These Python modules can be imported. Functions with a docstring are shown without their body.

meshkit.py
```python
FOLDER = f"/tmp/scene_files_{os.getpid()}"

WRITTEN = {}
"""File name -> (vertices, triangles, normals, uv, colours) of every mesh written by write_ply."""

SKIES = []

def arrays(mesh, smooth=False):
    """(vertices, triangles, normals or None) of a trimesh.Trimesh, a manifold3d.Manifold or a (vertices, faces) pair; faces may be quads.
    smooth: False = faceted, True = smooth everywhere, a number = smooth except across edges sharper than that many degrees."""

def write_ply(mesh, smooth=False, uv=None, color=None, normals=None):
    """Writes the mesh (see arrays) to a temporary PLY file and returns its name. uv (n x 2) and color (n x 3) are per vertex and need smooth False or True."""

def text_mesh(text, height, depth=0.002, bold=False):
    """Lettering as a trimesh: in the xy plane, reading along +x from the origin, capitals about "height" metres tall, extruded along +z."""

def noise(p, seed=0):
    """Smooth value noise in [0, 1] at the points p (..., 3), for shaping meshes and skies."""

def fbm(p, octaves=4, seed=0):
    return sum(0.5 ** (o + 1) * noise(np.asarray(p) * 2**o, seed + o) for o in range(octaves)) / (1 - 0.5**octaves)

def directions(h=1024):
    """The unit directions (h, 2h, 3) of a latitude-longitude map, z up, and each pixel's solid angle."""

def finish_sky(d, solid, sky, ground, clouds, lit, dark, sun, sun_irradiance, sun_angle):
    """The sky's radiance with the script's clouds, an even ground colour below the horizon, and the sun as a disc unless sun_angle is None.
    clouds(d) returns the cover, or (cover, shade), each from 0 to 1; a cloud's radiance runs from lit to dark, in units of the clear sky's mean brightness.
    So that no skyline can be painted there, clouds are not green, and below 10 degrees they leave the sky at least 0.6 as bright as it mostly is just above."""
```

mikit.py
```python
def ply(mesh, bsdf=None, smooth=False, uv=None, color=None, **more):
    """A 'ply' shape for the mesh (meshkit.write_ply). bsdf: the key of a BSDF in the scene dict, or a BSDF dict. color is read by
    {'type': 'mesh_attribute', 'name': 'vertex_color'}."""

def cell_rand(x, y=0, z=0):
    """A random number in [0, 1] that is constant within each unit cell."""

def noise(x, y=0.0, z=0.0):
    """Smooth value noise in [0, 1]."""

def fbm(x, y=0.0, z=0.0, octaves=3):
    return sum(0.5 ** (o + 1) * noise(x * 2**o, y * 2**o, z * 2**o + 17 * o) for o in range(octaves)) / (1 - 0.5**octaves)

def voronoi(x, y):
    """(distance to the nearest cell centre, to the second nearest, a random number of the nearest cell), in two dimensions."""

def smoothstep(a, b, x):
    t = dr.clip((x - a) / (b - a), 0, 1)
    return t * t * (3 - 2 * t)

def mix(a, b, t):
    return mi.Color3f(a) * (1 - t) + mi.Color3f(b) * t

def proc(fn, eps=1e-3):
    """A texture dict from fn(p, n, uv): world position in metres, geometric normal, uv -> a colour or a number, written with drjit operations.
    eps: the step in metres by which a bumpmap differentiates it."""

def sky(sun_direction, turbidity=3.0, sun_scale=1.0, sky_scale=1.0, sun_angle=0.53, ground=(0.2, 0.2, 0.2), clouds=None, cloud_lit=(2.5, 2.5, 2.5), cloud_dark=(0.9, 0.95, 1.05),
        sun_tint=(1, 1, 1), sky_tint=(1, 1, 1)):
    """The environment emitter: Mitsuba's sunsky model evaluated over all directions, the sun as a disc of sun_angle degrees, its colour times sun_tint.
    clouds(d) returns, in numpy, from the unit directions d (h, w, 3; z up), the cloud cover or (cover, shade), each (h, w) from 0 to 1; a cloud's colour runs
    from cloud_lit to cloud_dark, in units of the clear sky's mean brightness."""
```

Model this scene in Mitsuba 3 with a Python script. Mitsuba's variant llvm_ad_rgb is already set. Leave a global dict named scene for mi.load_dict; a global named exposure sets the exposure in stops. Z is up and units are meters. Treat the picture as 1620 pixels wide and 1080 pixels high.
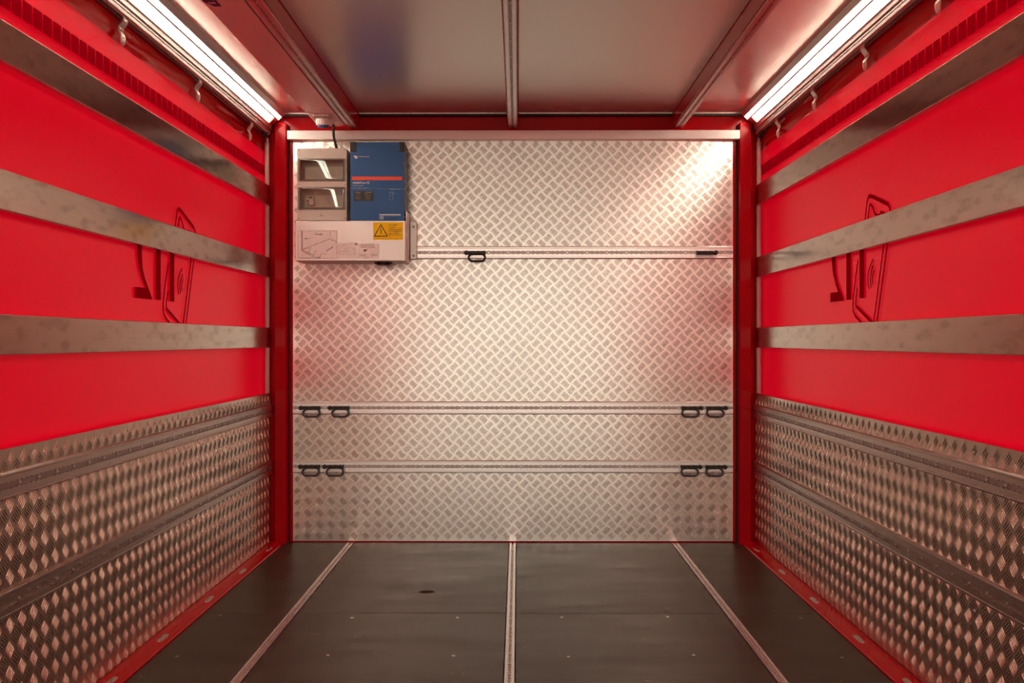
import math, numpy as np, trimesh, drjit as dr, mitsuba as mi, mikit, meshkit
from mikit import proc, noise, fbm, smoothstep, mix
from shapely.geometry import Polygon, Point, LineString, box as sbox
from shapely.ops import unary_union

T = mi.ScalarTransform4f
scene, labels = {}, {}

# ------------------------------------------------------------------ camera, light, exposure
F = 1560.0                                     # focal length for a frame 1620 wide
CAM = np.array([0.026, 0.0, 1.044])
scene['camera'] = {'type': 'perspective', 'fov': 2 * math.degrees(math.atan(810 / F)), 'fov_axis': 'x', 'near_clip': 0.05, 'far_clip': 200.0,
                   'to_world': T().look_at(origin=CAM.tolist(), target=(CAM + [-9 / F, 1, -2 / F]).tolist(), up=[0, 0, 1])}
exposure = -0.64
HALL = (3.05, 2.68, 2.18)                      # the hall the truck stands in
LAMP = (30.0, 25.0, 19.2)                      # LED diffusers
scene['hall_light'] = {'type': 'constant', 'radiance': {'type': 'rgb', 'value': HALL}}

# ------------------------------------------------------------------ materials
def principled(color, rough, metallic=0.0, **k):
    d = {'type': 'principled', 'base_color': color if isinstance(color, dict) else {'type': 'rgb', 'value': list(color)},
         'roughness': rough, 'metallic': metallic, **k}
    return {'type': 'twosided', 'b': d}

def wear_alu(base, dirt, sx, sy, sz, amount):
    """aluminium whose tone is broken by smudges and faint drawing lines"""
    def f(p, n, uv):
        a = fbm(p.x * sx + 3.1, p.y * sy, p.z * sz, 4)
        s = smoothstep(0.46, 0.80, a) * amount
        lines = noise(p.y * 1.5 + p.x, p.z * 420, p.x * 420) * 0.10
        return mix(base, dirt, dr.clip(s + lines, 0, 1))
    return proc(f)

def plate_rough(p, n, uv):
    return 0.21 + 0.07 * fbm(p.x * 2.3, p.y * 2.3 + 7, p.z * 2.3, 3)

def floor_color(p, n, uv):
    base = mix((0.020, 0.012, 0.008), (0.038, 0.025, 0.018), fbm(p.x * 3, p.y * 9, 0.5, 4))
    # an oval damp stain and small scuffs
    u = (p.x + 0.352) * 0.94 + (p.y - 4.09) * 0.34
    v = -(p.x + 0.352) * 0.34 + (p.y - 4.09) * 0.94
    r = dr.sqrt(dr.square(u / 0.034) + dr.square(v / 0.026)) + (noise(p.x * 40, p.y * 40) - 0.5) * 0.4
    base = mix(base, (0.018, 0.010, 0.008), 1 - smoothstep(0.85, 1.0, r))
    sp = noise(p.x * 55, p.y * 80, 3.0)
    return mix(base, (0.14, 0.10, 0.085), smoothstep(0.965, 0.99, sp) * 0.7)

def floor_rough(p, n, uv):
    r = 0.27 + 0.16 * fbm(p.x * 4, p.y * 14, 2.0, 4)
    u = dr.sqrt(dr.square((p.x + 0.352) / 0.034) + dr.square((p.y - 4.09) / 0.026))
    return mi.Float(r + 0.60 * (1 - smoothstep(0.85, 1.0, u)))

def floor_bump(p, n, uv):
    return 0.5 * noise(p.x * 260, p.y * 260) + 0.7 * fbm(p.x * 5, p.y * 12, 1.0, 2)

RED = (0.94, 0.0008, 0.034)
scene.update({
    'm_tarp': {'type': 'blendbsdf', 'weight': 0.55, 'a': {'type': 'principledthin', 'base_color': {'type': 'rgb', 'value': list(RED)}, 'roughness': 0.5, 'diff_trans': 0.62},
               'b': principled(RED, 0.28, specular=0.20)},
    'm_top_band': principled((0.62, 0.001, 0.008), 0.20, specular=0.05),  # darker, glossier red for the top band of the curtain
    'm_print': principled((0.34, 0.001, 0.010), 0.8, specular=0.0),
    'm_red_paint': principled((0.38, 0.001, 0.006), 0.16, specular=0.12),
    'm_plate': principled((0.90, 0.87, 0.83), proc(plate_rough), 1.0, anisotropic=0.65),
    'm_bar': principled((0.52, 0.46, 0.40), 0.34, 1.0),  # darker than the plate: dim reflections on the bars put into colour
    'm_track': principled((0.46, 0.40, 0.38), 0.42, 1.0),
    'm_side_plate': principled((0.58, 0.50, 0.43), 0.22, 1.0),  # plate metal again, dimness of the side walls put into its colour
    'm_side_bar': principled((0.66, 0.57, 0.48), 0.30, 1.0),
    'm_side_rail': principled((0.54, 0.47, 0.44), 0.30, 1.0),  # rail metal again, darkened in colour for the dimmer side walls
    'm_tube': principled((0.55, 0.38, 0.36), 0.4),
    'm_slat': principled(wear_alu((0.47, 0.41, 0.355), (0.22, 0.18, 0.155), 30, 16, 34, 0.45), 0.17, 1.0),
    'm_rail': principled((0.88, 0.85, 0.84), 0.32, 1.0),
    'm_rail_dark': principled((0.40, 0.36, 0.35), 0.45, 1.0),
    'm_screw': principled((0.75, 0.73, 0.70), 0.30, 1.0),
    'm_alu': principled((0.83, 0.80, 0.77), 0.40, 1.0),
    'm_ceiling': principled((0.92, 0.87, 0.82), 0.30, 0.9),
    'm_white_paint': principled((0.88, 0.86, 0.83), 0.35, specular=0.5),
    'm_grey_plastic': principled((0.62, 0.58, 0.52), 0.45, specular=0.4),
    'm_inner_plastic': principled((0.50, 0.46, 0.41), 0.5),
    'm_black': principled((0.012, 0.011, 0.010), 0.42, specular=0.4),
    'm_rubber': principled((0.010, 0.010, 0.010), 0.6),
    'm_blue': principled((0.012, 0.085, 0.26), 0.45, specular=0.4),
    'm_orange': principled((0.85, 0.07, 0.02), 0.45),
    'm_white_print': principled((0.72, 0.72, 0.74), 0.5),
    'm_grey_print': principled((0.25, 0.30, 0.42), 0.5),
    'm_ink': principled((0.045, 0.025, 0.020), 0.5),
    'm_grey_ink': principled((0.32, 0.26, 0.24), 0.5),
    'm_paper': principled((0.90, 0.86, 0.83), 0.4),
    'm_cover': principled((0.74, 0.71, 0.68), 0.46, 1.0),
    'm_smoked': principled((0.20, 0.18, 0.155), 0.3),
    'm_duct': principled((0.92, 0.89, 0.86), 0.30, specular=0.6),
    'm_yellow': principled((0.97, 0.62, 0.002), 0.5, specular=0.15),
    'm_led_green': principled((0.10, 0.70, 0.15), 0.4),
    'm_cee_blue': principled((0.02, 0.09, 0.30), 0.4),
    'm_navy': principled((0.020, 0.025, 0.13), 0.45),
    'm_floor': {'type': 'twosided', 'b': {'type': 'bumpmap', 'scale': 0.00022, 't': proc(floor_bump, 8e-4),
                'b': {'type': 'principled', 'base_color': proc(floor_color), 'roughness': proc(floor_rough), 'specular': 0.22}}},
    'm_window': {'type': 'thindielectric', 'int_ior': 1.5, 'specular_transmittance': {'type': 'rgb', 'value': [0.72, 0.70, 0.66]}},
    'm_red_clip': principled((0.75, 0.06, 0.03), 0.35),
    'm_steel': principled((0.72, 0.70, 0.66), 0.30, 1.0),
    'm_concrete': principled((0.35, 0.33, 0.31), 0.7),
})

# ------------------------------------------------------------------ mesh helpers
cat = trimesh.util.concatenate

def cbox(lo, hi, c=0.0):
    lo, hi = np.minimum(lo, hi).astype(float), np.maximum(lo, hi).astype(float)
    c = min(c, 0.49 * (hi - lo).min())
    if c <= 0:
        return trimesh.creation.box(bounds=[lo, hi])
    pts = []
    for s in np.ndindex(2, 2, 2):
        corner = np.where(np.array(s) == 0, lo, hi)
        inward = np.where(np.array(s) == 0, 1, -1)
        for k in range(3):
            q = corner + inward * c
            q[k] = corner[k]
            pts.append(q)
    return trimesh.convex.convex_hull(np.array(pts))

def frame(origin, u, v, w):
    m = np.eye(4)
    m[:3, 0], m[:3, 1], m[:3, 2], m[:3, 3] = u, v, w, origin
    return m

X, Y, Z = np.eye(3)
def on_back(x, z, y): return frame([x, y, z], X, Z, -Y)
def on_left(y, z, x): return frame([x, y, z], Y, Z, X)
def on_right(y, z, x): return frame([x, y, z], -Y, Z, -X)
def on_floor(x, y, z): return frame([x, y, z], Y, -X, Z)
def on_ceiling(x, y, z): return frame([x, y, z], Y, X, -Z)

def put(mesh, m):
    mesh = mesh.copy(); mesh.apply_transform(m); return mesh

def extrude(poly, h):
    geoms = [g for g in getattr(poly, 'geoms', [poly]) if g.area > 0]
    return cat([trimesh.creation.extrude_polygon(g, h, engine='earcut') for g in geoms])

def prism_y(pts, y0, y1):
    """profile in (x, z) drawn out along y"""
    m = extrude(Polygon(pts), y1 - y0)
    m.apply_transform(frame([0, y1, 0], X, Z, -Y))
    return m

def cyl(a, b, r, n=16):
    a, b = np.array(a, float), np.array(b, float)
    return trimesh.creation.cylinder(r, segment=[a, b], sections=n)

def tube(path, r, n=10):
    from scipy.interpolate import CubicSpline
    path = np.array(path, float)
    t = np.linspace(0, 1, len(path))
    p = CubicSpline(t, path)(np.linspace(0, 1, 8 * len(path)))
    c = np.stack([np.cos(np.arange(n) * 2 * np.pi / n), np.sin(np.arange(n) * 2 * np.pi / n)], 1) * r
    return trimesh.creation.sweep_polygon(Polygon(c), p)

def add(key, mesh, bsdf, smooth=False, **more):
    assert key not in scene, key
    scene[key] = mikit.ply(mesh, bsdf, smooth=smooth, **more)
    return key

def numbered(name):
    if name not in scene and name not in labels:
        return name
    k = 1
    while f'{name}_{k:03d}' in scene or f'{name}_{k:03d}' in labels:
        k += 1
    return f'{name}_{k:03d}'

def part(parent, name, mesh, bsdf, smooth=False, **lab):
    key = numbered(f'{parent}__{name}')
    add(key, mesh, bsdf, smooth)
    if lab:
        labels[key] = lab
    return key

def thing(name, label, category, group=None, mesh=None, bsdf=None, smooth=False):
    key = numbered(name)
    labels[key] = {'label': label, 'category': category}
    if group:
        labels[key]['group'] = group
    if mesh is not None:
        add(key, mesh, bsdf, smooth)
    return key

def struct(name, mesh, bsdf, label, smooth=False):
    if mesh is not None:
        add(name, mesh, bsdf, smooth)
    labels[name] = {'label': label, 'kind': 'structure'}
    return name

# ------------------------------------------------------------------ main dimensions (metres)
YB, YR = 5.098, -1.8            # bulkhead, rear opening
W, WT = 1.240, 1.280            # inner face of the side boards and slats, tarpaulin
ZC = 2.21                       # ceiling
RAILS_Z = (0.392, 0.690)        # heights of the wall rails
P = 0.0605                      # tread plate repeat
SIDES = ((-1, 'left'), (1, 'right'))

# ------------------------------------------------------------------ tread plate
def tread_bars(u0, u1, v0, v1, across):
    L, Wd, H = 0.0175, 0.0027, 0.0021
    a = np.array([-1, -0.6, 0, 0.6, 1.0])
    b = np.linspace(-1, 1, across)
    A, B = np.meshgrid(a, b, indexing='ij')
    wide = np.clip(1 - np.abs(A) ** 2.2, 0.06, 1) ** 0.6
    tmpl = np.stack([A * L, B * Wd * wide, H * (1 - np.abs(B) ** 1.7) * np.clip(1 - A ** 4, 0, 1)], -1).reshape(-1, 3)
    tmpl[:, 2] -= 0.0001
    i, j = np.meshgrid(np.arange(4), np.arange(across - 1), indexing='ij')
    q = np.stack([i * across + j, (i + 1) * across + j, (i + 1) * across + j + 1, i * across + j + 1], -1).reshape(-1, 4)
    f = np.vstack([q[:, [0, 1, 2]], q[:, [0, 2, 3]]])
    s = math.sqrt(0.5)
    out = []
    for off, d in ((0.0, (s, -s)), (0.5, (s, s))):
        gx = np.arange(math.floor(u0 / P) - 1, math.ceil(u1 / P) + 2) + off
        gz = np.arange(math.floor(v0 / P) - 1, math.ceil(v1 / P) + 2) + off
        cx, cz = [c.ravel() * P for c in np.meshgrid(gx, gz)]
        for k in range(-2, 3):
            px, pz = cx - d[1] * k * 0.0079, cz + d[0] * k * 0.0079
            r = L * s
            ok = (px - r > u0) & (px + r < u1) & (pz - r > v0) & (pz + r < v1)
            px, pz = px[ok], pz[ok]
            v = np.empty((len(px), len(tmpl), 3))
            v[..., 0] = px[:, None] + tmpl[None, :, 0] * d[0] - tmpl[None, :, 1] * d[1]
            v[..., 1] = pz[:, None] + tmpl[None, :, 0] * d[1] + tmpl[None, :, 1] * d[0]
            v[..., 2] = tmpl[None, :, 2]
            out.append(v)
    v = np.concatenate(out)
    n, k = len(v), len(tmpl)
    faces = (f[None] + (np.arange(n) * k)[:, None, None]).reshape(-1, 3)
    return v.reshape(-1, 3), faces

def bars_part(parent, m, u0, u1, v0, v1, across, bsdf):
    v, f = tread_bars(u0, u1, v0, v1, across)
    v = v @ m[:3, :3].T + m[:3, 3]
    key = f'{parent}__raised_bar'
    add(key, (v, f), bsdf, True)
    labels[key] = {'label': 'raised lens-shaped bars in groups of five', 'kind': 'stuff'}

# ------------------------------------------------------------------ the shell
# bulkhead: red frame behind, one tread plate in front
struct('wall_back', cat([cbox([-1.150, YB + 0.004, -0.02], [1.150, YB + 0.05, 2.20]), cbox([-1.1505, YB - 0.008, 0.003], [-1.1365, YB + 0.006, 2.07], 0.002), cbox([1.1365, YB - 0.008, 0.003], [1.1505, YB + 0.006, 2.07], 0.002)]), 'm_red_paint',
       'front bulkhead of the cargo box, clad in aluminium tread plate')
sheet = trimesh.creation.box(bounds=[[-1.137, YB - 0.001, 0.006], [1.137, YB + 0.0045, 2.085]])
pl = add('wall_back__tread_plate', sheet, 'm_plate', False, uv=sheet.vertices[:, [2, 0]])      # u runs up the sheet, the way it was rolled
labels[pl] = {'label': 'bright aluminium five-bar tread plate'}
bars_part(pl, on_back(0, 0, YB - 0.001), -1.135, 1.135, 0.008, 2.08, 4, 'm_bar')
# row of small rivets holding the plate
for zz in (0.575, 0.045, 0.36, 0.455, 0.655, 0.755, 1.33, 1.42):
    for xx in (-1.127, 1.127):
        part('wall_back', 'rivet', put(trimesh.creation.cylinder(0.004, 0.003, sections=10), on_back(xx, zz, YB - 0.002)), 'm_screw', 30)

for s, side in SIDES:
    fr = on_left if s < 0 else on_right
    x = s * W
    struct(f'wall_{side}', cbox([s * (W + 0.005), YR, 0.0], [s * (W + 0.028), YB - 0.02, 0.772], 0.002), 'm_red_paint',
           f'low {side} side board of the cargo box with tread plate lining')
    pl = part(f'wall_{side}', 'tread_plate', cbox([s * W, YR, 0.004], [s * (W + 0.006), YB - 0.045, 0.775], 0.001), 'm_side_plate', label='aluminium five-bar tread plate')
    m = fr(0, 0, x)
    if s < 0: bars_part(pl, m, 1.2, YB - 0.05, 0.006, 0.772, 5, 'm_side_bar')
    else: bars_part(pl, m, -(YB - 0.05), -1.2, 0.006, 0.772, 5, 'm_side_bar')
    for yy in (2.62, 3.30, 3.98, 4.66):
        for zz in (0.745, 0.625, 0.325):
            part(f'wall_{side}', 'rivet', put(trimesh.creation.icosphere(1, 0.0055), frame([x, yy + 0.03 * math.sin(9 * zz), zz], X * 0.6, Y, Z)), 'm_screw', True)
    # red sill along the floor
    sill = prism_y([(s * 1.174, -0.02), (s * 1.174, 0.004), (s * 1.178, 0.009), (s * 1.232, 0.014), (s * 1.236, 0.018), (s * 1.2395, 0.018), (s * 1.2395, -0.02)][::s], YR, YB - 0.045)
    b = struct(f'baseboard_{side}', sill, 'm_red_paint', f'glossy red steel sill along the {side} edge of the floor', 0)
    for yy in (2.49, 2.97, 3.41, 3.92, 4.40, 4.87):
        cap = LineString([(-0.034, 0), (0.034, 0)]).buffer(0.0085, quad_segs=6)
        rim = cat([extrude(cap, 0.003), put(extrude(cap.buffer(-0.0025), 0.0015), frame([0, 0, 0.003], X, Y, Z))])
        sl = math.atan2(0.005, 0.054)
        part(b, 'clip', put(rim, frame([s * 1.204, yy, 0.0110], Y, [-math.cos(sl), 0, -s * math.sin(sl)], [-s * math.sin(sl), 0, math.cos(sl)])), 'm_steel', 30, label='oval bright metal slot plate')

    # corner pillar
    pk = struct('pillar' if s < 0 else 'pillar_001', cat([cbox([s * 1.159, YB - 0.048, -0.02], [s * 1.224, YB + 0.15, 2.16], 0.006),
        cbox([s * 1.222, YB - 0.008, -0.02], [s * 1.34, YB + 0.15, 2.25], 0.004)]), 'm_red_paint', f'glossy red steel corner post between bulkhead and {side} side')
    part(pk, 'seal', cat([cbox([s * 1.1515, YB + 0.0, -0.02], [s * 1.160, YB + 0.02, 2.16]), cyl([s * 1.1545, YB - 0.002, 0], [s * 1.1545, YB - 0.002, 2.15], 0.0042, 10)]), 'm_rubber', 30, label='black rubber sealing strip')
    part(pk, 'bolt', cat([put(trimesh.creation.cylinder(0.006, 0.004, sections=12), on_back(s * 1.2, z, YB - 0.05)) for z in (2.035,)]), 'm_red_paint', 30)

    # cant rail above the curtain; unseen outer lip lowered to block hall light
    struct(f'trim_{1 if s < 0 else 2}', prism_y([(s * 1.172, ZC - 0.001), (s * 1.236, 2.146), (s * 1.250, 2.120), (s * 1.300, 2.120), (s * 1.300, 2.035), (s * 1.320, 2.035), (s * 1.320, 2.27), (s * 1.17, 2.27)][::-s], YR, YB + 0.1), 'm_red_paint',
           f'red steel roof edge beam above the {side} curtain')

struct('trim_3', cat([cbox([-1.30, YB - 0.002, 2.075], [1.30, YB + 0.1, 2.27])]), 'm_red_paint', 'red header beam between bulkhead and roof')
# the truck's outside behind the camera: nothing is built but the yard floor
struct('ground', cbox([-15, -25, -1.25], [15, YR - 0.3, -1.15]), 'm_concrete', 'concrete hall floor behind the truck')

# floor: panels between the rails, seams 3 mm
FR = (-0.836, 0.0, 0.836)
struct('floor', cbox([-1.30, YR, -0.06], [1.30, YB + 0.05, -0.016]), 'm_black', 'dark brown coated plywood loading floor')
lanes = [(-1.173, FR[0] - 0.019), (FR[0] + 0.019, FR[1] - 0.019), (FR[1] + 0.019, FR[2] - 0.019), (FR[2] + 0.019, 1.173)]
rows = [(YR, 0.75), (0.75, 3.77), (3.77, YB - 0.004)]
for x0, x1 in lanes:
    for y0, y1 in rows:
        part('floor', 'panel', cbox([x0 + 0.0004, y0 + 0.0012, -0.018], [x1 - 0.0004, y1 - 0.0012, 0.0], 0.0012), 'm_floor')
rng = np.random.default_rng(5)
for yy in (3.26, 3.72, 3.81, 4.30, 4.78):
    for xx in (-1.09, -0.60, -0.20, 0.20, 0.60, 1.09):
        part('floor', 'screw', put(trimesh.creation.cylinder(0.0055, 0.0012, sections=12), frame([xx + rng.normal(0, .012), yy + rng.normal(0, .008), 0.0002], X, Y, Z)), 'm_screw' if yy < 3.8 else 'm_ink', 30)

# ceiling: four panels between the beams
struct('ceiling', cbox([-1.20, YR, ZC + 0.012], [1.20, YB + 0.1, ZC + 0.05]), 'm_black', 'brushed metal roof lining in four lanes')
CR = (-0.822, 0.0, 0.852)
clanes = [(-1.185, CR[0] - 0.030), (CR[0] + 0.030, CR[1] - 0.028), (CR[1] + 0.028, CR[2] - 0.028), (CR[2] + 0.028, 1.185)]
for x0, x1 in clanes:
    k = part('ceiling', 'panel', cbox([x0 + 0.001, YR, ZC], [x1 - 0.001, YB - 0.035, ZC + 0.014], 0.001), 'm_ceiling')
    part('ceiling', 'edge_strip', cat([cbox([x0 + 0.002, YB - 0.034, ZC - 0.004], [x1 - 0.002, YB - 0.024, ZC + 0.004], 0.001)]), 'm_alu')
    part('ceiling', 'joint_seal', cat([cbox([x0 + 0.002, YB - 0.0235, ZC - 0.012], [x1 - 0.002, YB - 0.0005, ZC + 0.004], 0.001)]), 'm_rubber')
for cx, hw, w in zip(CR, (0.029, 0.027, 0.027), ('left', 'middle', 'right')):
    k = numbered('ceiling_beam')
    struct(k, cbox([cx - hw, YR, 2.142], [cx + hw, YB - 0.004, ZC + 0.01], 0.002), 'm_red_paint', f'red roof beam along the {w} of the ceiling')

# ------------------------------------------------------------------ perforated lashing rails
def rail_meshes(length, height, slot, hole, pitch=0.0254, first=0.0127, thick=0.011, base=0.004, lip=True):
    """local frame: u along, v across, w out; runs from u=0"""
    h = height / 2
    holes = [Point(first + k * pitch, 0).buffer(hole, quad_segs=3) for k in range(int((length - first) / pitch) + 1)]
    cut = unary_union([sbox(-0.01, -slot, length + 0.01, slot)] + holes)
    inner = h - (0.0105 if lip else 0.003)
    face = sbox(0, -inner, length, inner).difference(cut)
    parts = [put(extrude(face, thick - 0.002 - base), frame([0, 0, base], X, Y, Z))]
    parts.append(cbox([0, -h, 0], [length, h, base]))
    for s in (1, -1):
        e = inner
        prof = [(s * h, 0), (s * h, thick * 0.45), (s * (h - (0.0045 if lip else 0.0015)), thick), (s * (e + (0.0015 if lip else 0.0)), thick), (s * (e - 0.0001), thick - 0.002), (s * (e - 0.0001), 0)]
        m = extrude(Polygon(prof), length)
        m.apply_transform(frame([0, 0, 0], Y, Z, X))
        parts.append(m)
    return cat(parts)

def rail(label, m, length, height, slot, hole, screw_every, group, lip=True, thick=0.011, bsdf='m_rail'):
    k = thing('lashing_rail', label, 'lashing rail', group)
    part(k, 'track', put(rail_meshes(length, height, slot, hole, thick=thick, lip=lip), m), bsdf)
    base = put(cbox([0.001, -slot - hole, 0.0040], [length - 0.001, slot + hole, 0.0044]), m)
    part(k, 'groove', base, 'm_rail_dark')
    sc = [put(trimesh.creation.cylinder(0.0046, 0.003, sections=10), frame([u, 0, 0.0055], X, Y, Z)) for u in np.arange(0.0635, length - 0.02, 0.0254 * screw_every)]
    key = part(k, 'screw', put(cat(sc), m), 'm_screw', 30)
    labels[key] = {'label': 'small countersunk screw heads in the groove', 'kind': 'stuff'}
    return k

def back_rail(z, x0, x1, label):
    return rail(label, on_back(x0, z, YB - 0.0015), x1 - x0, 0.066, 0.0068, 0.0098, 4, 'perforated rails on the bulkhead')
back_rail(0.392, -1.136, 1.136, 'aluminium perforated rail across the bulkhead, lowest of the three')
back_rail(0.695, -1.136, 1.136, 'aluminium perforated rail across the bulkhead, second from the floor')
back_rail(1.496, -0.492, 1.136, 'shorter aluminium perforated rail across the bulkhead, beside the electrical boxes')
for s, side in SIDES:
    for z, lab in ((0.394, 'lower'), (0.686, 'upper')):
        L = YB - 0.048 - 0.9
        m = on_left(0.9, z, -W) if s < 0 else on_right(YB - 0.048, z, W)
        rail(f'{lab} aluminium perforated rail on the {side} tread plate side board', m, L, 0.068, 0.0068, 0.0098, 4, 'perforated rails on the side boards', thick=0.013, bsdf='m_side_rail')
for x, lab in zip(FR, ('left', 'middle', 'right')):
    rail(f'{lab} aluminium perforated rail sunk in the dark floor', on_floor(x, 0.9, -0.0095), YB - 0.006 - 0.9, 0.034, 0.0035, 0.0078, 4, 'perforated rails in the floor', lip=False)
for x, lab in zip(CR, ('left', 'middle', 'right')):
    w = 0.044 if lab != 'left' else 0.050
    rail(f'{lab} aluminium perforated rail under a red roof beam', on_ceiling(x, 0.9, 2.1435), YB - 0.02 - 0.9, w, 0.0045, 0.0085, 8, 'perforated rails under the ceiling', lip=False, thick=0.009)

# ------------------------------------------------------------------ side curtains
def curtain_mesh(s):
    ys = np.unique(np.r_[np.linspace(YR, 2.0, 12), np.linspace(2.0, YB - 0.012, 150)])
    zs = np.unique(np.r_[np.linspace(0.70, 1.9, 30), np.linspace(1.9, 2.14, 34)])
    yy, zz = np.meshgrid(ys, zs, indexing='ij')
    top_band = np.clip((zz - 1.985) / 0.04, 0, 1)
    q = np.stack([yy * 3.0 + (zz - 2.0) * 9 * s, zz * 26.0, 0 * yy + s], -1)
    wr = (meshkit.fbm(q, 3, 4 + s) - 0.5)
    soft = meshkit.noise(np.stack([yy * 1.1, zz * 1.6, 0 * yy + 5 * s], -1), 3) - 0.5
    near = np.clip((yy - 3.9) / 1.0, 0, 1)
    x = WT + soft * 0.004 - top_band * (wr * 0.026 * (0.6 + 0.8 * near))
    # limits how far the top band swells inward
    x = np.maximum(x - top_band * 0.001, WT - 0.0032 - 0.012 * np.clip((2.085 - zz) / 0.03, 0, 1) * np.clip((YB - 0.07 - yy) / 0.05, 0, 1))
    v = np.stack([s * x, yy, zz], -1).reshape(-1, 3)
    n, m = len(ys), len(zs)
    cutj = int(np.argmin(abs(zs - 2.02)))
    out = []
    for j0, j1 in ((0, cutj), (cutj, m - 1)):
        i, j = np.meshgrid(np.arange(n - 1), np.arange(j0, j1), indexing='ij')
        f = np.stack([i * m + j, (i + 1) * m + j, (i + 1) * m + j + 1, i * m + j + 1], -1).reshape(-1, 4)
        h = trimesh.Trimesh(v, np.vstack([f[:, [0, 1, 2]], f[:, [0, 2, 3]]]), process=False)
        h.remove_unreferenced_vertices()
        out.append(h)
    return out

def stroke(pts, w, close=False):
    return LineString(pts + ([pts[0]] if close else [])).buffer(w / 2, cap_style=2, join_style=1, quad_segs=4)

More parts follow.
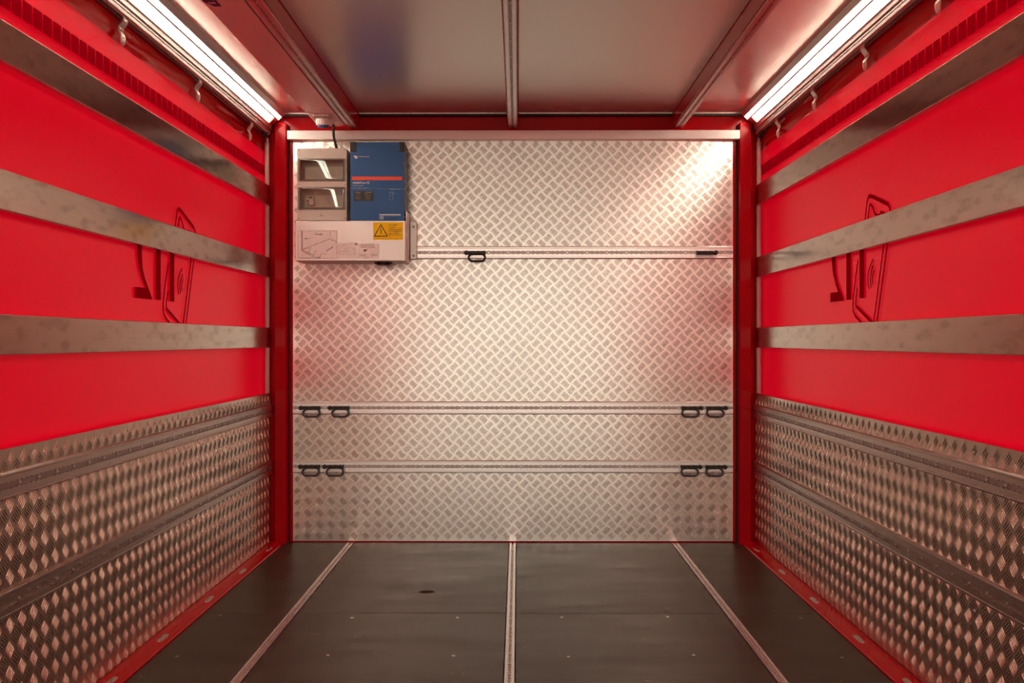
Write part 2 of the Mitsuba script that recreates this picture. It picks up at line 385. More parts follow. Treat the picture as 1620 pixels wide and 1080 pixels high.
for s, side in SIDES:
    cloth, band_mesh = curtain_mesh(s)
    c = thing('side_curtain', f'bright red tarpaulin side curtain behind the slats on the {side}', 'tarpaulin', 'red side curtains')
    part(c, 'cloth', cloth, 'm_tarp', True)
    part(c, 'top_band', band_mesh, 'm_top_band', True, label='darker glossy creased top band')
    fr = (lambda y, z: on_left(y, z, -WT + 0.0045)) if s < 0 else (lambda y, z: on_right(y, z, WT - 0.0045))
    # printed row of dark squares
    for k in range(66):
        yy = 5.035 - 0.0564 * k
        sq = sbox(-0.0245, -0.0255, 0.0245, 0.0255).buffer(-0.002).buffer(0.002, quad_segs=2)
        part(c, 'printed_square', put(extrude(sq, 0.0008), fr(yy, 1.913)), 'm_print')
    # number 112 and a telephone, printed outside and seen from behind, so mirrored; drawn with u towards the right of the view
    UM = on_left(3.346, 0, -WT + 0.0045) if s < 0 else on_right(3.946, 0.007, WT - 0.0045)
    def tr(poly, h=0.0009): return put(extrude(poly, h), UM)
    two = unary_union([Polygon([(0.0, 1.189), (0.0, 1.226), (0.115, 1.226), (0.16, 1.189)]), Polygon([(0.108, 1.215), (0.16, 1.189), (0.085, 1.262), (0.066, 1.296), (0.060, 1.33), (0.060, 1.41), (0.016, 1.41), (0.020, 1.34), (0.036, 1.296), (0.070, 1.25)])])
    part(c, 'printed_digit', tr(two), 'm_print')
    part(c, 'printed_digit', tr(sbox(0.193, 1.190, 0.239, 1.41)), 'm_print')
    part(c, 'printed_digit', tr(sbox(0.337, 1.190, 0.381, 1.41)), 'm_print')
    ph = unary_union([
        stroke([(0.380, 1.42), (0.394, 1.478), (0.412, 1.532), (0.426, 1.547), (0.440, 1.549), (0.470, 1.541), (0.610, 1.496), (0.629, 1.481), (0.630, 1.45), (0.610, 1.366), (0.516, 1.113), (0.500, 1.085)], 0.0085),
        stroke([(0.426, 1.547), (0.440, 1.549), (0.470, 1.541), (0.610, 1.496)], 0.013),
        stroke([(0.410, 1.42), (0.426, 1.48), (0.440, 1.516), (0.448, 1.518), (0.470, 1.504), (0.490, 1.478), (0.530, 1.466), (0.548, 1.478), (0.586, 1.466), (0.592, 1.45), (0.574, 1.366), (0.484, 1.113), (0.475, 1.09)], 0.0085),
        stroke([(0.320, 1.331), (0.290, 1.262), (0.268, 1.195), (0.264, 1.165), (0.269, 1.144), (0.290, 1.127), (0.332, 1.109), (0.38, 1.09)], 0.0085),
        stroke([(0.316, 1.228), (0.300, 1.190), (0.296, 1.170), (0.299, 1.162)], 0.0075), stroke([(0.299, 1.162), (0.432, 1.111), (0.48, 1.092)], 0.011)])
    part(c, 'printed_phone', tr(ph, 0.0007), 'm_print')
    for q, (pa, pb, pc) in enumerate((((0.469, 1.321), (0.422, 1.268), (0.436, 1.219)), ((0.477, 1.300), (0.448, 1.262), (0.455, 1.226)), ((0.484, 1.282), (0.466, 1.258), (0.472, 1.236)))):
        tt = np.linspace(0, 1, 9)[:, None]
        qb = 2 * np.array(pb) - 0.5 * (np.array(pa) + np.array(pc))
        cur = (1 - tt) ** 2 * np.array(pa) + 2 * tt * (1 - tt) * qb + tt ** 2 * np.array(pc)
        part(c, 'printed_arc', tr(LineString(cur.tolist()).buffer(0.0035, cap_style=2), 0.0007), 'm_print')

    # three slats per side
    for z, lab in ((1.0575, 'lowest'), (1.415, 'middle'), (1.782, 'highest')):
        prof = Polygon([(-0.011, -0.0505), (0.011, -0.0505), (0.011, 0.0505), (-0.011, 0.0505)]).buffer(-0.003).buffer(0.003, quad_segs=3)
        m = extrude(prof, YB - 0.052 - YR)
        m.apply_transform(frame([s * (W + 0.011), YB - 0.052, z], X, Z, -Y))
        thing('curtain_batten', f'{lab} of the three aluminium slats across the {side} curtain', 'slat', 'aluminium side slats', m, 'm_slat', 40)
    # tension tube at the end of the curtain
    k = thing('tension_tube', f'pale upright tube at the end of the {side} curtain beside the red post', 'tube', 'curtain tension tubes',
              cyl([s * 1.2625, YB - 0.034, 0.765], [s * 1.2625, YB - 0.034, 2.06], 0.0122, 20), 'm_tube', 30)
    part(k, 'end_cap', cat([cyl([s * 1.262, YB - 0.036, 2.06], [s * 1.262, YB - 0.036, 2.078], 0.009, 16), put(trimesh.creation.icosphere(2, 0.009), frame([s * 1.262, YB - 0.036, 2.078], X, Y, Z))]), 'm_steel', 40)

    # curtain track
    k = thing('curtain_track', f'slim aluminium curtain track below the {side} lamp', 'curtain track', 'aluminium curtain tracks',
              prism_y([(s * 1.243, 2.119), (s * 1.239, 2.116), (s * 1.239, 2.109), (s * 1.2415, 2.107), (s * 1.239, 2.105), (s * 1.239, 2.093), (s * 1.250, 2.090), (s * 1.250, 2.097), (s * 1.262, 2.097), (s * 1.262, 2.090), (s * 1.274, 2.092), (s * 1.274, 2.1195)][::s], YR, YB - 0.075), 'm_track')
    part(k, 'roller', cyl([s * 1.246, YB - 0.10, 2.082], [s * 1.266, YB - 0.10, 2.082], 0.012, 16), 'm_black', 30)
    part(k, 'roller', cyl([s * 1.246, YB - 0.145, 2.085], [s * 1.262, YB - 0.145, 2.085], 0.009, 16), 'm_black', 30)
    part(k, 'end_stop', cat([cbox([s * 1.240, YB - 0.072, 2.094], [s * 1.262, YB - 0.060, 2.117], 0.002), cyl([s * 1.238, YB - 0.086, 2.094], [s * 1.250, YB - 0.086, 2.094], 0.006, 10)]), 'm_steel', 30)

    # hooks that carry the curtain
    for n_, yy in enumerate((3.20, 3.96, 4.73) if s < 0 else (2.90, 3.51, 4.11, 4.68)):
        path = np.array([(1.250, 2.108), (1.250, 2.082), (1.253, 2.074), (1.264, 2.060), (1.266, 2.050), (1.2575, 2.034), (1.2575, 2.022), (1.259, 2.010), (1.261, 2.003)])
        half = np.array([.018, .018, .019, .020, .020, .018, .017, .014, .007])
        if s < 0: order = ('nearest', 'second', 'farthest')
        else: order = ('nearest', 'second', 'third', 'farthest')
        t = np.gradient(path, axis=0); t /= np.linalg.norm(t, axis=1, keepdims=True)
        nrm = np.stack([t[:, 1], -t[:, 0]], 1) * 0.0020
        rings = []
        for (px, pz), (nx, nz), hw in zip(path, nrm, half):
            rings.append([(s * (px + nx), yy - hw, pz + nz), (s * (px + nx), yy + hw, pz + nz), (s * (px - nx), yy + hw, pz - nz), (s * (px - nx), yy - hw, pz - nz)])
        v = np.array(rings).reshape(-1, 3)
        f = []
        for i in range(len(path) - 1):
            for j in range(4):
                a, b = i * 4 + j, i * 4 + (j + 1) % 4
                f += [[a, b, b + 4], [a, b + 4, a + 4]]
        f += [[0, 1, 2], [0, 2, 3]] + [[4 * len(path) - 4 + a for a in t3] for t3 in ((0, 2, 1), (0, 3, 2))]
        hm = trimesh.Trimesh(v, f, process=False); trimesh.repair.fix_normals(hm)
        h = thing('curtain_hook', f'bent metal curtain hook under the {side} track, {order[n_]} from the camera', 'hook', 'bent curtain hooks', hm, 'm_steel', 25)
        for rz, rx in ((2.053, 1.2628), (2.028, 1.2550)):
            part(h, 'rivet', put(trimesh.creation.icosphere(1, 0.0032), frame([s * (rx), yy, rz], X * 0.7, Y, Z)), 'm_steel', True)

# ------------------------------------------------------------------ LED lamps in the roof corners
for s, side in SIDES:
    q = math.sqrt(0.5)
    # local frame: a runs down the 45 degree face, n points into the room
    A0 = np.array([s * 1.170, 0, ZC - 0.0005])
    da, dn = np.array([s * q, 0, -q]), np.array([-s * q, 0, -q])
    def strip(a0, a1, n0, n1, y0, y1, c=0.0006):
        m = cbox([a0, n0, y0], [a1, n1, y1], c)
        m.apply_transform(frame([A0[0], 0, A0[2]], da, dn, Y))
        return m
    r2 = math.sqrt(2)
    y0, y1 = YR, YB - 0.052
    k = thing('led_lamp', f'long LED strip lamp in an aluminium housing along the {side} roof edge', 'lamp', 'LED strip lamps')
    lower = prism_y([(s * 1.235, 2.146), (s * 1.232, 2.147), (s * 1.235, 2.121), (s * 1.242, 2.119)][::s], y0, y1)
    housing = cat([strip(0.001, 0.0255, 0.0, 0.010, y0, y1), strip(0.0255, 0.0935, -0.006, 0.002, y0, y1), strip(0.0470, 0.0538, 0.0, 0.0092, y0, y1), strip(0.0905, 0.0940, 0.0, 0.0085, y0, y1), lower])
    part(k, 'housing', housing, 'm_alu')
    for a0, a1, ye in ((0.0263, 0.0466, y1 - 0.002), (0.0542, 0.0902, y1 - 0.085)):
        d = part(k, 'diffuser', strip(a0, a1, 0.002, 0.0075, y0, ye), 'm_white_paint', label='glowing white diffuser strip')
        scene[d]['emitter'] = {'type': 'area', 'radiance': {'type': 'rgb', 'value': list(LAMP)}}
    part(k, 'end_plate', strip(0.053, 0.090, 0.002, 0.012, y1 - 0.084, y1 - 0.078), 'm_red_clip', label='red plastic end plate')
    part(k, 'connector', cat([strip(0.056, 0.064, 0.002, 0.010, y1 - 0.066, y1 - 0.048), strip(0.070, 0.078, 0.002, 0.012, y1 - 0.045, y1 - 0.022)]), 'm_red_clip', label='small red wire connectors')

# ------------------------------------------------------------------ trunking over the bulkhead
k = thing('cable_trunking', 'pale rectangular cable trunking along the top of the bulkhead', 'cable trunking')
for x0, x1 in ((-1.157, -0.8185), (-0.8180, 1.169)):
    part(k, 'section', cbox([x0, YB - 0.046, 2.0735], [x1, YB - 0.002, 2.119], 0.0012), 'm_white_paint')

# black anchor fittings on the rails
def fitting(x, z, knob, label, folded=False):
    """x: left end of the body; knob: -1 left, 1 right"""
    k = thing('anchor_fitting', label, 'anchor fitting', 'black anchor fittings on the bulkhead rails')
    L = 0.112
    m = on_back(x + L / 2, z, YB - 0.0105)
    fl = np.diag([-knob, 1, 1, 1]).astype(float)
    body = [cbox([-0.030, -0.0085, -0.002], [0.056, 0.0085, 0.016], 0.003)]
    for u in (-0.012, 0.013, 0.038):
        body.append(put(trimesh.creation.cylinder(0.0098, 0.005, sections=14), frame([u, 0, 0.002], X, Y, Z)))
        body.append(cbox([u - 0.004, -0.010, 0.004], [u + 0.004, 0.009, 0.019], 0.002))
    body.append(cbox([0.050, -0.0105, -0.001], [0.056, 0.0105, 0.016], 0.002))
    body = cat(body); body.apply_transform(fl)
    part(k, 'body', put(body, m), 'm_black')
    kn = cat([put(trimesh.creation.cylinder(0.0115, 0.014, sections=18), frame([-0.042, 0, 0.012], X, Y, Z)), cyl([-0.032, 0, 0.010], [-0.028, 0, 0.010], 0.006, 12), put(trimesh.creation.cylinder(0.0075, 0.006, sections=14), frame([-0.042, 0, 0.022], X, Y, Z))])
    kn.apply_transform(fl)
    part(k, 'knob', put(kn, m), 'm_black', 30)
    outer = LineString([(-0.022, 0), (0.022, 0)]).buffer(0.0245, quad_segs=8)
    # D shaped ring: slightly flatter on top
    ring = outer.difference(outer.buffer(-0.0085))
    rm = extrude(ring, 0.009)
    tilt = 0.35 if not folded else 1.45
    rf = frame([-knob * 0.012, -0.004, 0.012], X, [0, math.cos(tilt), -math.sin(tilt)], [0, math.sin(tilt), math.cos(tilt)])
    part(k, 'ring', put(put(rm, frame([0, -0.0225, -0.0045], X, Y, Z)), m @ rf), 'm_black', 30)
    return k
for x, kn, lab in ((-1.1075, -1, 'black anchor fitting with ring on the lowest bulkhead rail, leftmost'), (-0.983, -1, 'black anchor fitting with ring on the lowest bulkhead rail, second from the left'),
                   (0.866, 1, 'black anchor fitting with ring on the lowest bulkhead rail, second from the right'), (0.994, 1, 'black anchor fitting with ring on the lowest bulkhead rail, rightmost')):
    fitting(x, 0.392, kn, lab)
for x, kn, lab in ((-1.105, -1, 'black anchor fitting on the second bulkhead rail from the floor, leftmost'), (-0.955, -1, 'black anchor fitting on the second bulkhead rail from the floor, second from the left'),
                   (0.870, 1, 'black anchor fitting on the second bulkhead rail from the floor, second from the right'), (0.997, 1, 'black anchor fitting on the second bulkhead rail from the floor, rightmost')):
    fitting(x, 0.695, kn, lab)
fitting(-0.252, 1.494, -1, 'black anchor fitting with hanging ring on the short upper rail, its knob at the left')
fitting(0.947, 1.494, 1, 'black anchor fitting with ring folded outward at the right end of the short upper rail', True)

# ------------------------------------------------------------------ distribution box
ex0, ex1, ez0, ez1, eyf = -1.082, -0.833, 1.646, 2.008, YB - 0.148
k = thing('distribution_box', 'beige plastic fuse box with two smoked windows at the upper left of the bulkhead', 'fuse box')
win = [(1.956, 1.842), (1.813, 1.699)]
wx0, wx1 = ex0 + 0.004, ex1 - 0.004
hull = sbox(ex0, ez0, ex1, ez1).buffer(-0.004).buffer(0.004, quad_segs=3)
face = hull
for zt, zb in win:
    face = face.difference(sbox(wx0 + 0.002, zb, wx1 - 0.002, zt))
FB = lambda y: frame([0, y, 0], X, Z, -Y)
body = [put(extrude(hull.difference(hull.buffer(-0.003)), 0.14), FB(YB - 0.004)), put(extrude(hull, 0.004), FB(YB - 0.004)), put(extrude(face, 0.018), FB(eyf + 0.018))]
part(k, 'body', cat(body), 'm_grey_plastic')
part(k, 'mounting_plate', put(extrude(hull.buffer(-0.006), 0.003), FB(eyf + 0.060)), 'm_inner_plastic')
for zt, zb in win:
    fr_ = sbox(wx0, zb, wx1, zt)
    hole = sbox(wx0 + 0.012, zb + 0.007, wx1 - 0.012, zt - 0.007)
    part(k, 'window_frame', put(extrude(fr_.difference(hole), 0.008), FB(eyf + 0.006)), 'm_smoked')
    # curved smoked pane: swells out of the frame
    n = 61
    u = np.linspace(0, 1, n)
    zz = zb + (zt - zb) * u
    bulge = 0.008 * (1 - np.abs(2 * u - 1) ** 26)
    xn = np.linspace(-1, 1, 41)
    xs = wx0 + 0.006 + (wx1 - wx0 - 0.012) * (xn + 1) / 2
    V = np.array([[x, eyf - 0.002 - b * (1 - abs(q) ** 24) - 0.0036 * (1 - q * q), z] for x, q in zip(xs, xn) for z, b in zip(zz, bulge)])
    i, j = np.meshgrid(np.arange(40), np.arange(n - 1), indexing='ij')
    f = np.stack([i * n + j, (i + 1) * n + j, (i + 1) * n + j + 1, i * n + j + 1], -1).reshape(-1, 4)
    w = part(k, 'window_pane', trimesh.Trimesh(V, np.vstack([f[:, [0, 1, 2]], f[:, [0, 2, 3]]]), process=False), 'm_window', True, label='smoked clear pane')
    part(k, 'cover_strip', put(extrude(sbox(wx0 + 0.026, zb + 0.018, wx1 - 0.022, zt - 0.034), 0.010), FB(eyf + 0.055)), 'm_grey_plastic', label='beige blank strip over the modules')
part(k, 'breaker', cat([cbox([-1.025, eyf + 0.020, 1.727], [-1.006, eyf + 0.05, 1.772], 0.001), cbox([-1.042, eyf + 0.028, 1.727], [-1.025, eyf + 0.05, 1.755], 0.001)]), 'm_white_paint', label='white circuit breaker')
part(k, 'breaker_lever', cat([cbox([-1.021, eyf + 0.014, 1.760], [-1.011, eyf + 0.022, 1.767], 0.001), cbox([-1.040, eyf + 0.024, 1.744], [-1.029, eyf + 0.03, 1.750], 0.001), cbox([-1.038, eyf + 0.024, 1.731], [-1.030, eyf + 0.03, 1.738], 0.001)]), 'm_ink')
for sx in (ex0 + 0.008, ex1 - 0.009):
    for sz in (ez1 - 0.007, (1.842 + 1.813) / 2, ez0 + 0.010):
        part(k, 'screw', put(trimesh.creation.cylinder(0.0035, 0.002, sections=12), on_back(sx, sz, eyf - 0.0002)), 'm_grey_ink', 30)
for a, b in ((ez0 + 0.002, 1.699), (1.813, 1.842), (1.956, ez1 - 0.002)):
    part(k, 'seam', put(extrude(sbox(-0.9634, a, -0.9626, b), 0.0008), FB(eyf + 0.0004)), 'm_grey_ink')
part(k, 'emblem', put(extrude(stroke([(-0.978, 1.662), (-0.963, 1.678), (-0.948, 1.662)], 0.0012).union(stroke([(-0.960, 1.664), (-0.960, 1.672), (-0.955, 1.668)], 0.0012)), 0.0004), FB(eyf)), 'm_grey_ink', label='small printed arrow emblem')
part(k, 'gland', cat([cyl([-0.897, YB - 0.075, 2.006], [-0.897, YB - 0.075, 2.018], 0.010, 14), cyl([-0.897, YB - 0.075, 2.016], [-0.897, YB - 0.075, 2.026], 0.008, 6)]), 'm_black', 30)

# ------------------------------------------------------------------ inverter
ix0, ix1, iz0, iz1, iyf = -0.8115, -0.540, 1.56, 2.035, YB - 0.168
k = thing('inverter', 'blue wall-mounted power inverter with orange stripe beside the fuse box', 'inverter', None)
part(k, 'casing', cat([cbox([ix0 + 0.001, iyf + 0.003, iz0], [ix1 - 0.001, YB - 0.012, iz1 - 0.001], 0.003), cbox([ix0 + 0.03, YB - 0.013, iz0], [ix1 - 0.03, YB - 0.001, iz1 - 0.05])]), 'm_black', label='black metal casing')
part(k, 'front_panel', cbox([ix0, iyf, iz0 + 0.002], [ix1, iyf + 0.006, iz1], 0.002), 'm_blue', label='blue front panel')
for x0, x1 in ((ix0 - 0.001, ix0 + 0.031), (ix1 - 0.028, ix1 + 0.001)):
    part(k, 'corner_cap', cbox([x0, iyf - 0.002, iz1 - 0.048], [x1, iyf + 0.03, iz1 + 0.001], 0.002), 'm_black')
FI = FB(iyf)
def flat(poly, h=0.0004, base=FI): return put(extrude(poly, h), base)
part(k, 'stripe', flat(sbox(-0.805, 1.8445, -0.551, 1.862)), 'm_orange', label='orange stripe')
def text(t, x, z, h, y, bold=True):
    m = meshkit.text_mesh(t, h, 0.0004, bold)
    return put(m, on_back(x, z, y))
part(k, 'lettering', text('MultiPlus-II', -0.800, 1.8265, 0.0105, iyf, True), 'm_white_print')
part(k, 'lettering', text('victron energy', -0.772, 1.960, 0.0058, iyf, True), 'm_white_print')
logo = unary_union([Polygon([(-0.796, 1.967), (-0.778, 1.967), (-0.776, 1.960), (-0.786, 1.957), (-0.793, 1.960)]), Polygon([(-0.790, 1.956), (-0.776, 1.960), (-0.774, 1.953), (-0.786, 1.952)])])
part(k, 'logo', flat(logo), 'm_white_print')
def scribble(x0, x1, z, h, seed, gap=0.5):
    """a line of print too small to read"""
    r = np.random.default_rng(seed); x = x0; out = []
    while x < x1:
        w = h * r.uniform(1.2, 3.2)
        out.append(sbox(x, z + h * 0.1, min(x + w, x1), z + h * r.uniform(0.75, 1.0)))
        x += w + h * gap
    return unary_union(out)
part(k, 'fine_print', flat(unary_union([scribble(-0.800, -0.746, 1.8145, 0.005, 1), scribble(-0.800, -0.722, 1.8035, 0.0035, 2), scribble(-0.617, -0.560, 1.7965, 0.004, 3)])), 'm_grey_print')
part(k, 'rule', flat(sbox(-0.808, 1.8008, -0.543, 1.8016), 0.0003), 'm_grey_print')
part(k, 'indicator_panel', flat(sbox(-0.793, 1.741, -0.695, 1.789).buffer(-0.002).buffer(0.002), 0.0006), 'm_black', label='black indicator panel')
part(k, 'panel_print', flat(unary_union([scribble(-0.786, -0.760, 1.7815, 0.004, 5, .2), scribble(-0.736, -0.706, 1.7815, 0.004, 6, .2)] + [scribble(a, a + w, z, 0.0022, 7 + q) for q, (a, w) in enumerate(((-0.779, .018), (-0.729, .02))) for z in (1.7735, 1.7650, 1.7570, 1.7490)]), 0.0009), 'm_grey_ink')
for q, z in enumerate((1.7745, 1.766, 1.758, 1.750)):
    for a in (-0.7845, -0.736):
        on = a > -0.75 and q == 0
        part(k, 'indicator', put(trimesh.creation.cylinder(0.0026 if on else 0.0014, 0.0022, sections=10), on_back(a, z, iyf - 0.0006)), 'm_led_green' if on else 'm_grey_print', 30)
part(k, 'icon_print', flat(unary_union([stroke([(-0.613, 1.786), (-0.598, 1.786), (-0.598, 1.748), (-0.613, 1.748)], 0.0008, True), sbox(-0.617, 1.7835, -0.613, 1.7875), sbox(-0.600, 1.7835, -0.596, 1.7875), sbox(-0.617, 1.752, -0.613, 1.756), sbox(-0.600, 1.752, -0.596, 1.756), scribble(-0.615, -0.582, 1.777, .002, 41), scribble(-0.613, -0.598, 1.765, .002, 42), scribble(-0.613, -0.598, 1.741, .002, 43)])), 'm_grey_print')
part(k, 'rating_label', flat(unary_union([sbox(-0.666, 1.6655, -0.559, 1.676)] + [sbox(-0.666, 1.6475, -0.645, 1.666)])), 'm_grey_print', label='grey lilac rating label')
part(k, 'rating_print', flat(scribble(-0.664, -0.562, 1.6705, 0.003, 44), 0.0006), 'm_white_print')
part(k, 'side_bolt', cat([put(trimesh.creation.icosphere(1, 0.003), frame([x, iyf + 0.004, z], X, Y, Z)) for x in (ix0, ix1) for z in (1.80, 1.66, 1.93)]), 'm_screw', True)

# ------------------------------------------------------------------ sheet metal cover with stickers
cx0, cx1, cz0, cz1, cyf = -1.075, -0.531, 1.438, 1.635, YB - 0.218
k = thing('cover_box', 'brushed aluminium cover box with stickers below the fuse box and the inverter', 'cover')
t = 0.003
part(k, 'shell', cat([cbox([cx0, cyf, cz0], [cx1, cyf + t, cz1], 0.0008), cbox([cx0, cyf + t, cz0], [cx1, YB - 0.004, cz0 + t]), cbox([cx0, cyf + t, cz0], [cx0 + t, YB - 0.004, cz1]), cbox([cx1 - t, cyf + t, cz0], [cx1, YB - 0.004, cz1]),
    cbox([cx0 + 0.001, cyf + 0.03, cz1 - 0.006], [ix0 - 0.004, YB - 0.02, cz1 - 0.003]), cbox([cx0 - 0.016, YB - 0.012, 1.47], [cx0 + 0.002, YB - 0.006, 1.61], 0.001)]), 'm_cover')
part(k, 'bracket', cat([cbox([-0.526, YB - 0.040, 1.460], [-0.493, YB - 0.003, 1.653], 0.002), cbox([-0.534, YB - 0.17, 1.470], [-0.529, YB - 0.02, 1.690], 0.001)]), 'm_cover', label='upright aluminium mounting bracket')
for z in (1.626, 1.477):
    part(k, 'screw', put(trimesh.creation.cylinder(0.0065, 0.004, sections=14), on_back(-0.509, z, YB - 0.041)), 'm_grey_ink', 30)
part(k, 'grommet', cat([cyl([-0.655, YB - 0.10, 1.431], [-0.655, YB - 0.10, 1.440], 0.046, 28), cyl([-0.655, YB - 0.10, 1.425], [-0.655, YB - 0.10, 1.432], 0.032, 28)]), 'm_black', 30, label='black round cable grommet under the box')
FC = FB(cyf)
def sticker(name, label, rect, bsdf, h=0.0004):
    return part(k, name, put(extrude(sbox(rect[0], rect[2], rect[1], rect[3]), h), FC), bsdf, label=label)
def ink(parent, name, poly, bsdf='m_ink', h=0.0006):
    return part(parent, name, put(extrude(poly, h), FC), bsdf)
# the drawing of a loading area
d = sticker('drawing_sheet', 'white sheet with a line drawing of a loading area', (-1.064, -0.870, 1.4475, 1.588), 'm_paper')
S = 1 / (14.4 * 319.7)                                           # drawing units
def dp(a, b): return (-1.075 + (a - 43) * S, 1.635 - (b - 58) * S)
lw = 0.0018
lines = unary_union([stroke([dp(97, 285), dp(990, 285), dp(990, 915), dp(97, 915)], 0.0012, True),
    stroke([dp(180, 285), dp(180, 735), dp(510, 915)], lw), stroke([dp(200, 285), dp(200, 705)], lw),
    stroke([dp(200, 715), dp(840, 465), dp(985, 535)], lw), stroke([dp(842, 285), dp(842, 465)], 0.0013), stroke([dp(200, 715), dp(570, 910)], lw),
    stroke([dp(335, 780), dp(400, 670)], 0.0014), stroke([dp(450, 840), dp(530, 725)], 0.0014), stroke([dp(575, 910), dp(650, 795)], 0.0016),
    Polygon([dp(575, 912), dp(585, 870), dp(610, 885)]), Polygon([dp(335, 785), dp(338, 755), dp(352, 762)]), Polygon([dp(445, 848), dp(450, 815), dp(468, 825)]),
    stroke([dp(260, 465), dp(360, 465)], 0.0015), Polygon([dp(240, 465), dp(285, 450), dp(285, 480)]), stroke([dp(360, 465), dp(385, 445)], 0.001),
    stroke([dp(850, 515), dp(885, 490)], 0.002), stroke([dp(945, 570), dp(970, 555)], 0.002)])
ink(d, 'line_art', lines)
part(d, 'lettering', put(meshkit.text_mesh('500 daN', 0.0072, 0.0006, True), on_back(*dp(470, 380), cyf)), 'm_ink')
ang = math.radians(33)
part(d, 'lettering', put(meshkit.text_mesh('800 daN', 0.0072, 0.0006, True), on_back(*dp(755, 760), cyf) @ frame([0, 0, 0], [math.cos(ang), math.sin(ang), 0], [-math.sin(ang), math.cos(ang), 0], Z)), 'm_ink')
ink(d, 'fine_print', scribble(dp(135, 0)[0], dp(430, 0)[0], dp(0, 908)[1], 0.003, 61).union(scribble(dp(385, 0)[0], dp(430, 0)[0], dp(0, 440)[1], 0.002, 62)).union(scribble(dp(680, 0)[0], dp(740, 0)[0], dp(0, 825)[1], 0.003, 63)), 'm_grey_ink')
# two small instruction labels
d = sticker('instruction_label', 'small white label with two framed diagrams', (-0.866, -0.766, 1.4475, 1.527), 'm_paper')
def lp(a, b): return dp(a, b)
art = unary_union([stroke([lp(1045, 665), lp(1205, 665), lp(1205, 830), lp(1045, 830)], 0.0009, True), stroke([lp(1245, 665), lp(1400, 665), lp(1400, 830), lp(1245, 830)], 0.0009, True), stroke([lp(1045, 755), lp(1205, 755)], 0.0008),
    Polygon([lp(1150, 715), lp(1180, 700), lp(1185, 718)]), Polygon([lp(1350, 720), lp(1380, 700), lp(1385, 718)]), Polygon([lp(1125, 757), lp(1160, 745), lp(1160, 768)]), stroke([lp(1288, 735), lp(1288, 770)], 0.0009),
    scribble(lp(1030, 0)[0], lp(1220, 0)[0], lp(0, 597)[1], 0.0026, 71), scribble(lp(1030, 0)[0], lp(1190, 0)[0], lp(0, 634)[1], 0.0030, 72, .2)]
    + [stroke([lp(a, 850), lp(a, 885)], 0.0007) for a in (1065, 1170, 1225, 1270, 1395)])
ink(d, 'line_art', art, 'm_grey_ink')
ink(d, 'badge', sbox(-0.780, 1.5155, -0.767, 1.5245).buffer(0.0006), 'm_grey_ink')
d = sticker('instruction_label', 'small white framed label with lines of print and a black pictogram', (-0.761, -0.661, 1.4490, 1.521), 'm_paper')
fx0, fx1, fz0, fz1 = -0.7600, -0.6620, 1.4500, 1.5200
ink(d, 'frame_line', stroke([(fx0, fz0), (fx1, fz0), (fx1, fz1), (fx0, fz1)], 0.0010, True))
ink(d, 'pictogram', unary_union([Polygon([(-0.738, 1.486), (-0.733, 1.494), (-0.722, 1.493), (-0.713, 1.4965), (-0.721, 1.489), (-0.730, 1.482)])]))
ink(d, 'fine_print', unary_union([scribble(-0.756, -0.688, 1.5115, 0.0040, 81, .25), scribble(-0.756, -0.679, 1.5025, 0.0040, 82, .25), scribble(-0.756, -0.720, 1.4675, 0.0035, 83), scribble(-0.756, -0.718, 1.4605, 0.0035, 84), scribble(-0.706, -0.668, 1.4675, 0.0035, 85), scribble(-0.700, -0.668, 1.4605, 0.0035, 86), scribble(-0.742, -0.690, 1.4545, 0.002, 87)]), 'm_grey_ink')
# yellow warning sticker
d = sticker('warning_sticker', 'yellow electrical hazard sticker with black triangle', (-0.690, -0.542, 1.541, 1.627), 'm_yellow')
tri = Polygon([(-0.685, 1.5585), (-0.6175, 1.5585), (-0.651, 1.6175)])
bolt = Polygon([(-0.6505, 1.6015), (-0.657, 1.5855), (-0.6515, 1.5870), (-0.6525, 1.5735), (-0.6550, 1.5755), (-0.6510, 1.5675), (-0.6480, 1.5755), (-0.6500, 1.5740), (-0.6465, 1.5900), (-0.6525, 1.5885), (-0.6480, 1.6010)])
ink(d, 'triangle', tri.buffer(0.0012).difference(tri.buffer(-0.0030)))
ink(d, 'bolt_symbol', bolt)
part(d, 'lettering', put(meshkit.text_mesh('ACHTUNG!', 0.0058, 0.0006, True), on_back(-0.6125, 1.6105, cyf)), 'm_ink')
ink(d, 'fine_print', unary_union([scribble(-0.6125, -0.574, 1.6000, 0.0034, 91, .25), scribble(-0.6125, -0.549, 1.5895, 0.0040, 92, .25), scribble(-0.6125, -0.549, 1.5805, 0.0040, 93, .25), scribble(-0.6125, -0.560, 1.5715, 0.0036, 94, .25), scribble(-0.6125, -0.550, 1.5625, 0.0032, 95, .25), scribble(-0.665, -0.549, 1.5478, 0.0014, 96)]))

# ------------------------------------------------------------------ roof duct, socket, cable
k = thing('roof_duct', 'wide pale flat cable duct under the ceiling beside the left rail', 'cable duct', None)
part(k, 'cover', cat([cbox([-0.992, YR, 2.1375], [CR[0] - 0.034, YB - 0.085, 2.141], 0.001), cbox([-0.992, YR, 2.1375], [-0.9895, YB - 0.085, 2.150]), cbox([CR[0] - 0.0365, YR, 2.1375], [CR[0] - 0.034, YB - 0.085, 2.209])]), 'm_duct')
mp = part(k, 'mounting_plate', cbox([-0.988, YB - 0.36, 2.1345], [-0.866, YB - 0.075, 2.1374], 0.0008), 'm_duct')
for x, y in ((-0.980, 4.745), (-0.980, 4.82), (-0.980, 4.90), (-0.876, 4.745), (-0.876, 4.82), (-0.878, 4.90)):
    part(k, 'rivet', put(trimesh.creation.cylinder(0.004, 0.003, sections=10), frame([x, y, 2.134], X, Y, Z)), 'm_screw', 30)
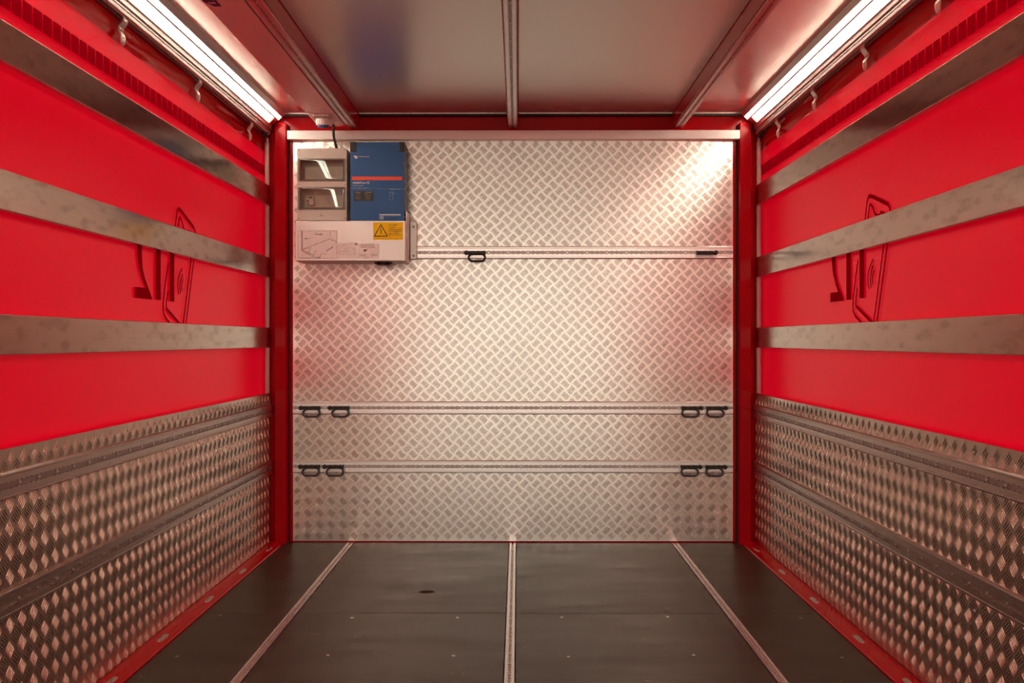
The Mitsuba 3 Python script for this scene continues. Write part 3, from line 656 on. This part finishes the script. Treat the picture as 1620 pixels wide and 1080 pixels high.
# the part of a navy letter that the frame shows
let = Polygon([(-0.988, 3.10), (-0.988, 3.185), (-0.966, 3.227), (-0.944, 3.227), (-0.944, 3.10)]).difference(Polygon([(-0.979, 3.186), (-0.976, 3.203), (-0.956, 3.203), (-0.952, 3.197), (-0.952, 3.186)])).difference(sbox(-0.976, 3.12, -0.956, 3.165))
FD = frame([0, 0, 2.1374], X, Y, -Z)
part(k, 'letter_outline', put(extrude(Polygon([(-0.9915, 3.10), (-0.9915, 3.190), (-0.986, 3.190), (-0.986, 3.10)]), 0.0004), FD), 'm_white_print', label='white outline of a cut-off letter')
part(k, 'letter', put(extrude(let, 0.0007), FD), 'm_navy', label='navy blue letter cut off by the frame')

k = thing('power_socket', 'white round power socket with blue flap under the roof duct', 'power socket')
tl = 0.16
ax = np.array([0, math.sin(tl), -math.cos(tl)])
o = np.array([-0.921, YB - 0.315, 2.134])
F0 = frame(o, X, np.cross(ax, X), ax)
part(k, 'base', cat([cbox([o[0] - 0.040, o[1] - 0.036, 2.121], [o[0] + 0.040, o[1] + 0.040, 2.1344], 0.004)]), 'm_grey_plastic')
ring = [put(trimesh.creation.cylinder(0.033, 0.030, sections=32), F0 @ frame([0, 0, 0.030], X, Y, Z))]
for a in np.arange(16) * 2 * math.pi / 16:
    ring.append(put(cbox([-0.0035, 0.031, 0.018], [0.0035, 0.0345, 0.044], 0.001), F0 @ frame([0, 0, 0], [math.cos(a), math.sin(a), 0], [-math.sin(a), math.cos(a), 0], Z)))
part(k, 'collar', cat(ring), 'm_white_paint', 30)
part(k, 'flap', put(cat([trimesh.creation.cylinder(0.028, 0.010, sections=28), put(trimesh.creation.cylinder(0.022, 0.006, sections=28), frame([0, 0, 0.007], X, Y, Z))]), F0 @ frame([0, 0, 0.048], X, Y, Z)), 'm_cee_blue', 30, label='blue flap')

thing('power_cable', 'black cable hanging from the roof duct into the fuse box', 'cable', None,
      tube([(-0.906, 4.985, 2.150), (-0.907, 4.990, 2.120), (-0.908, 5.000, 2.085), (-0.903, 5.012, 2.050), (-0.897, 5.022, 2.022)], 0.0062), 'm_rubber', True)
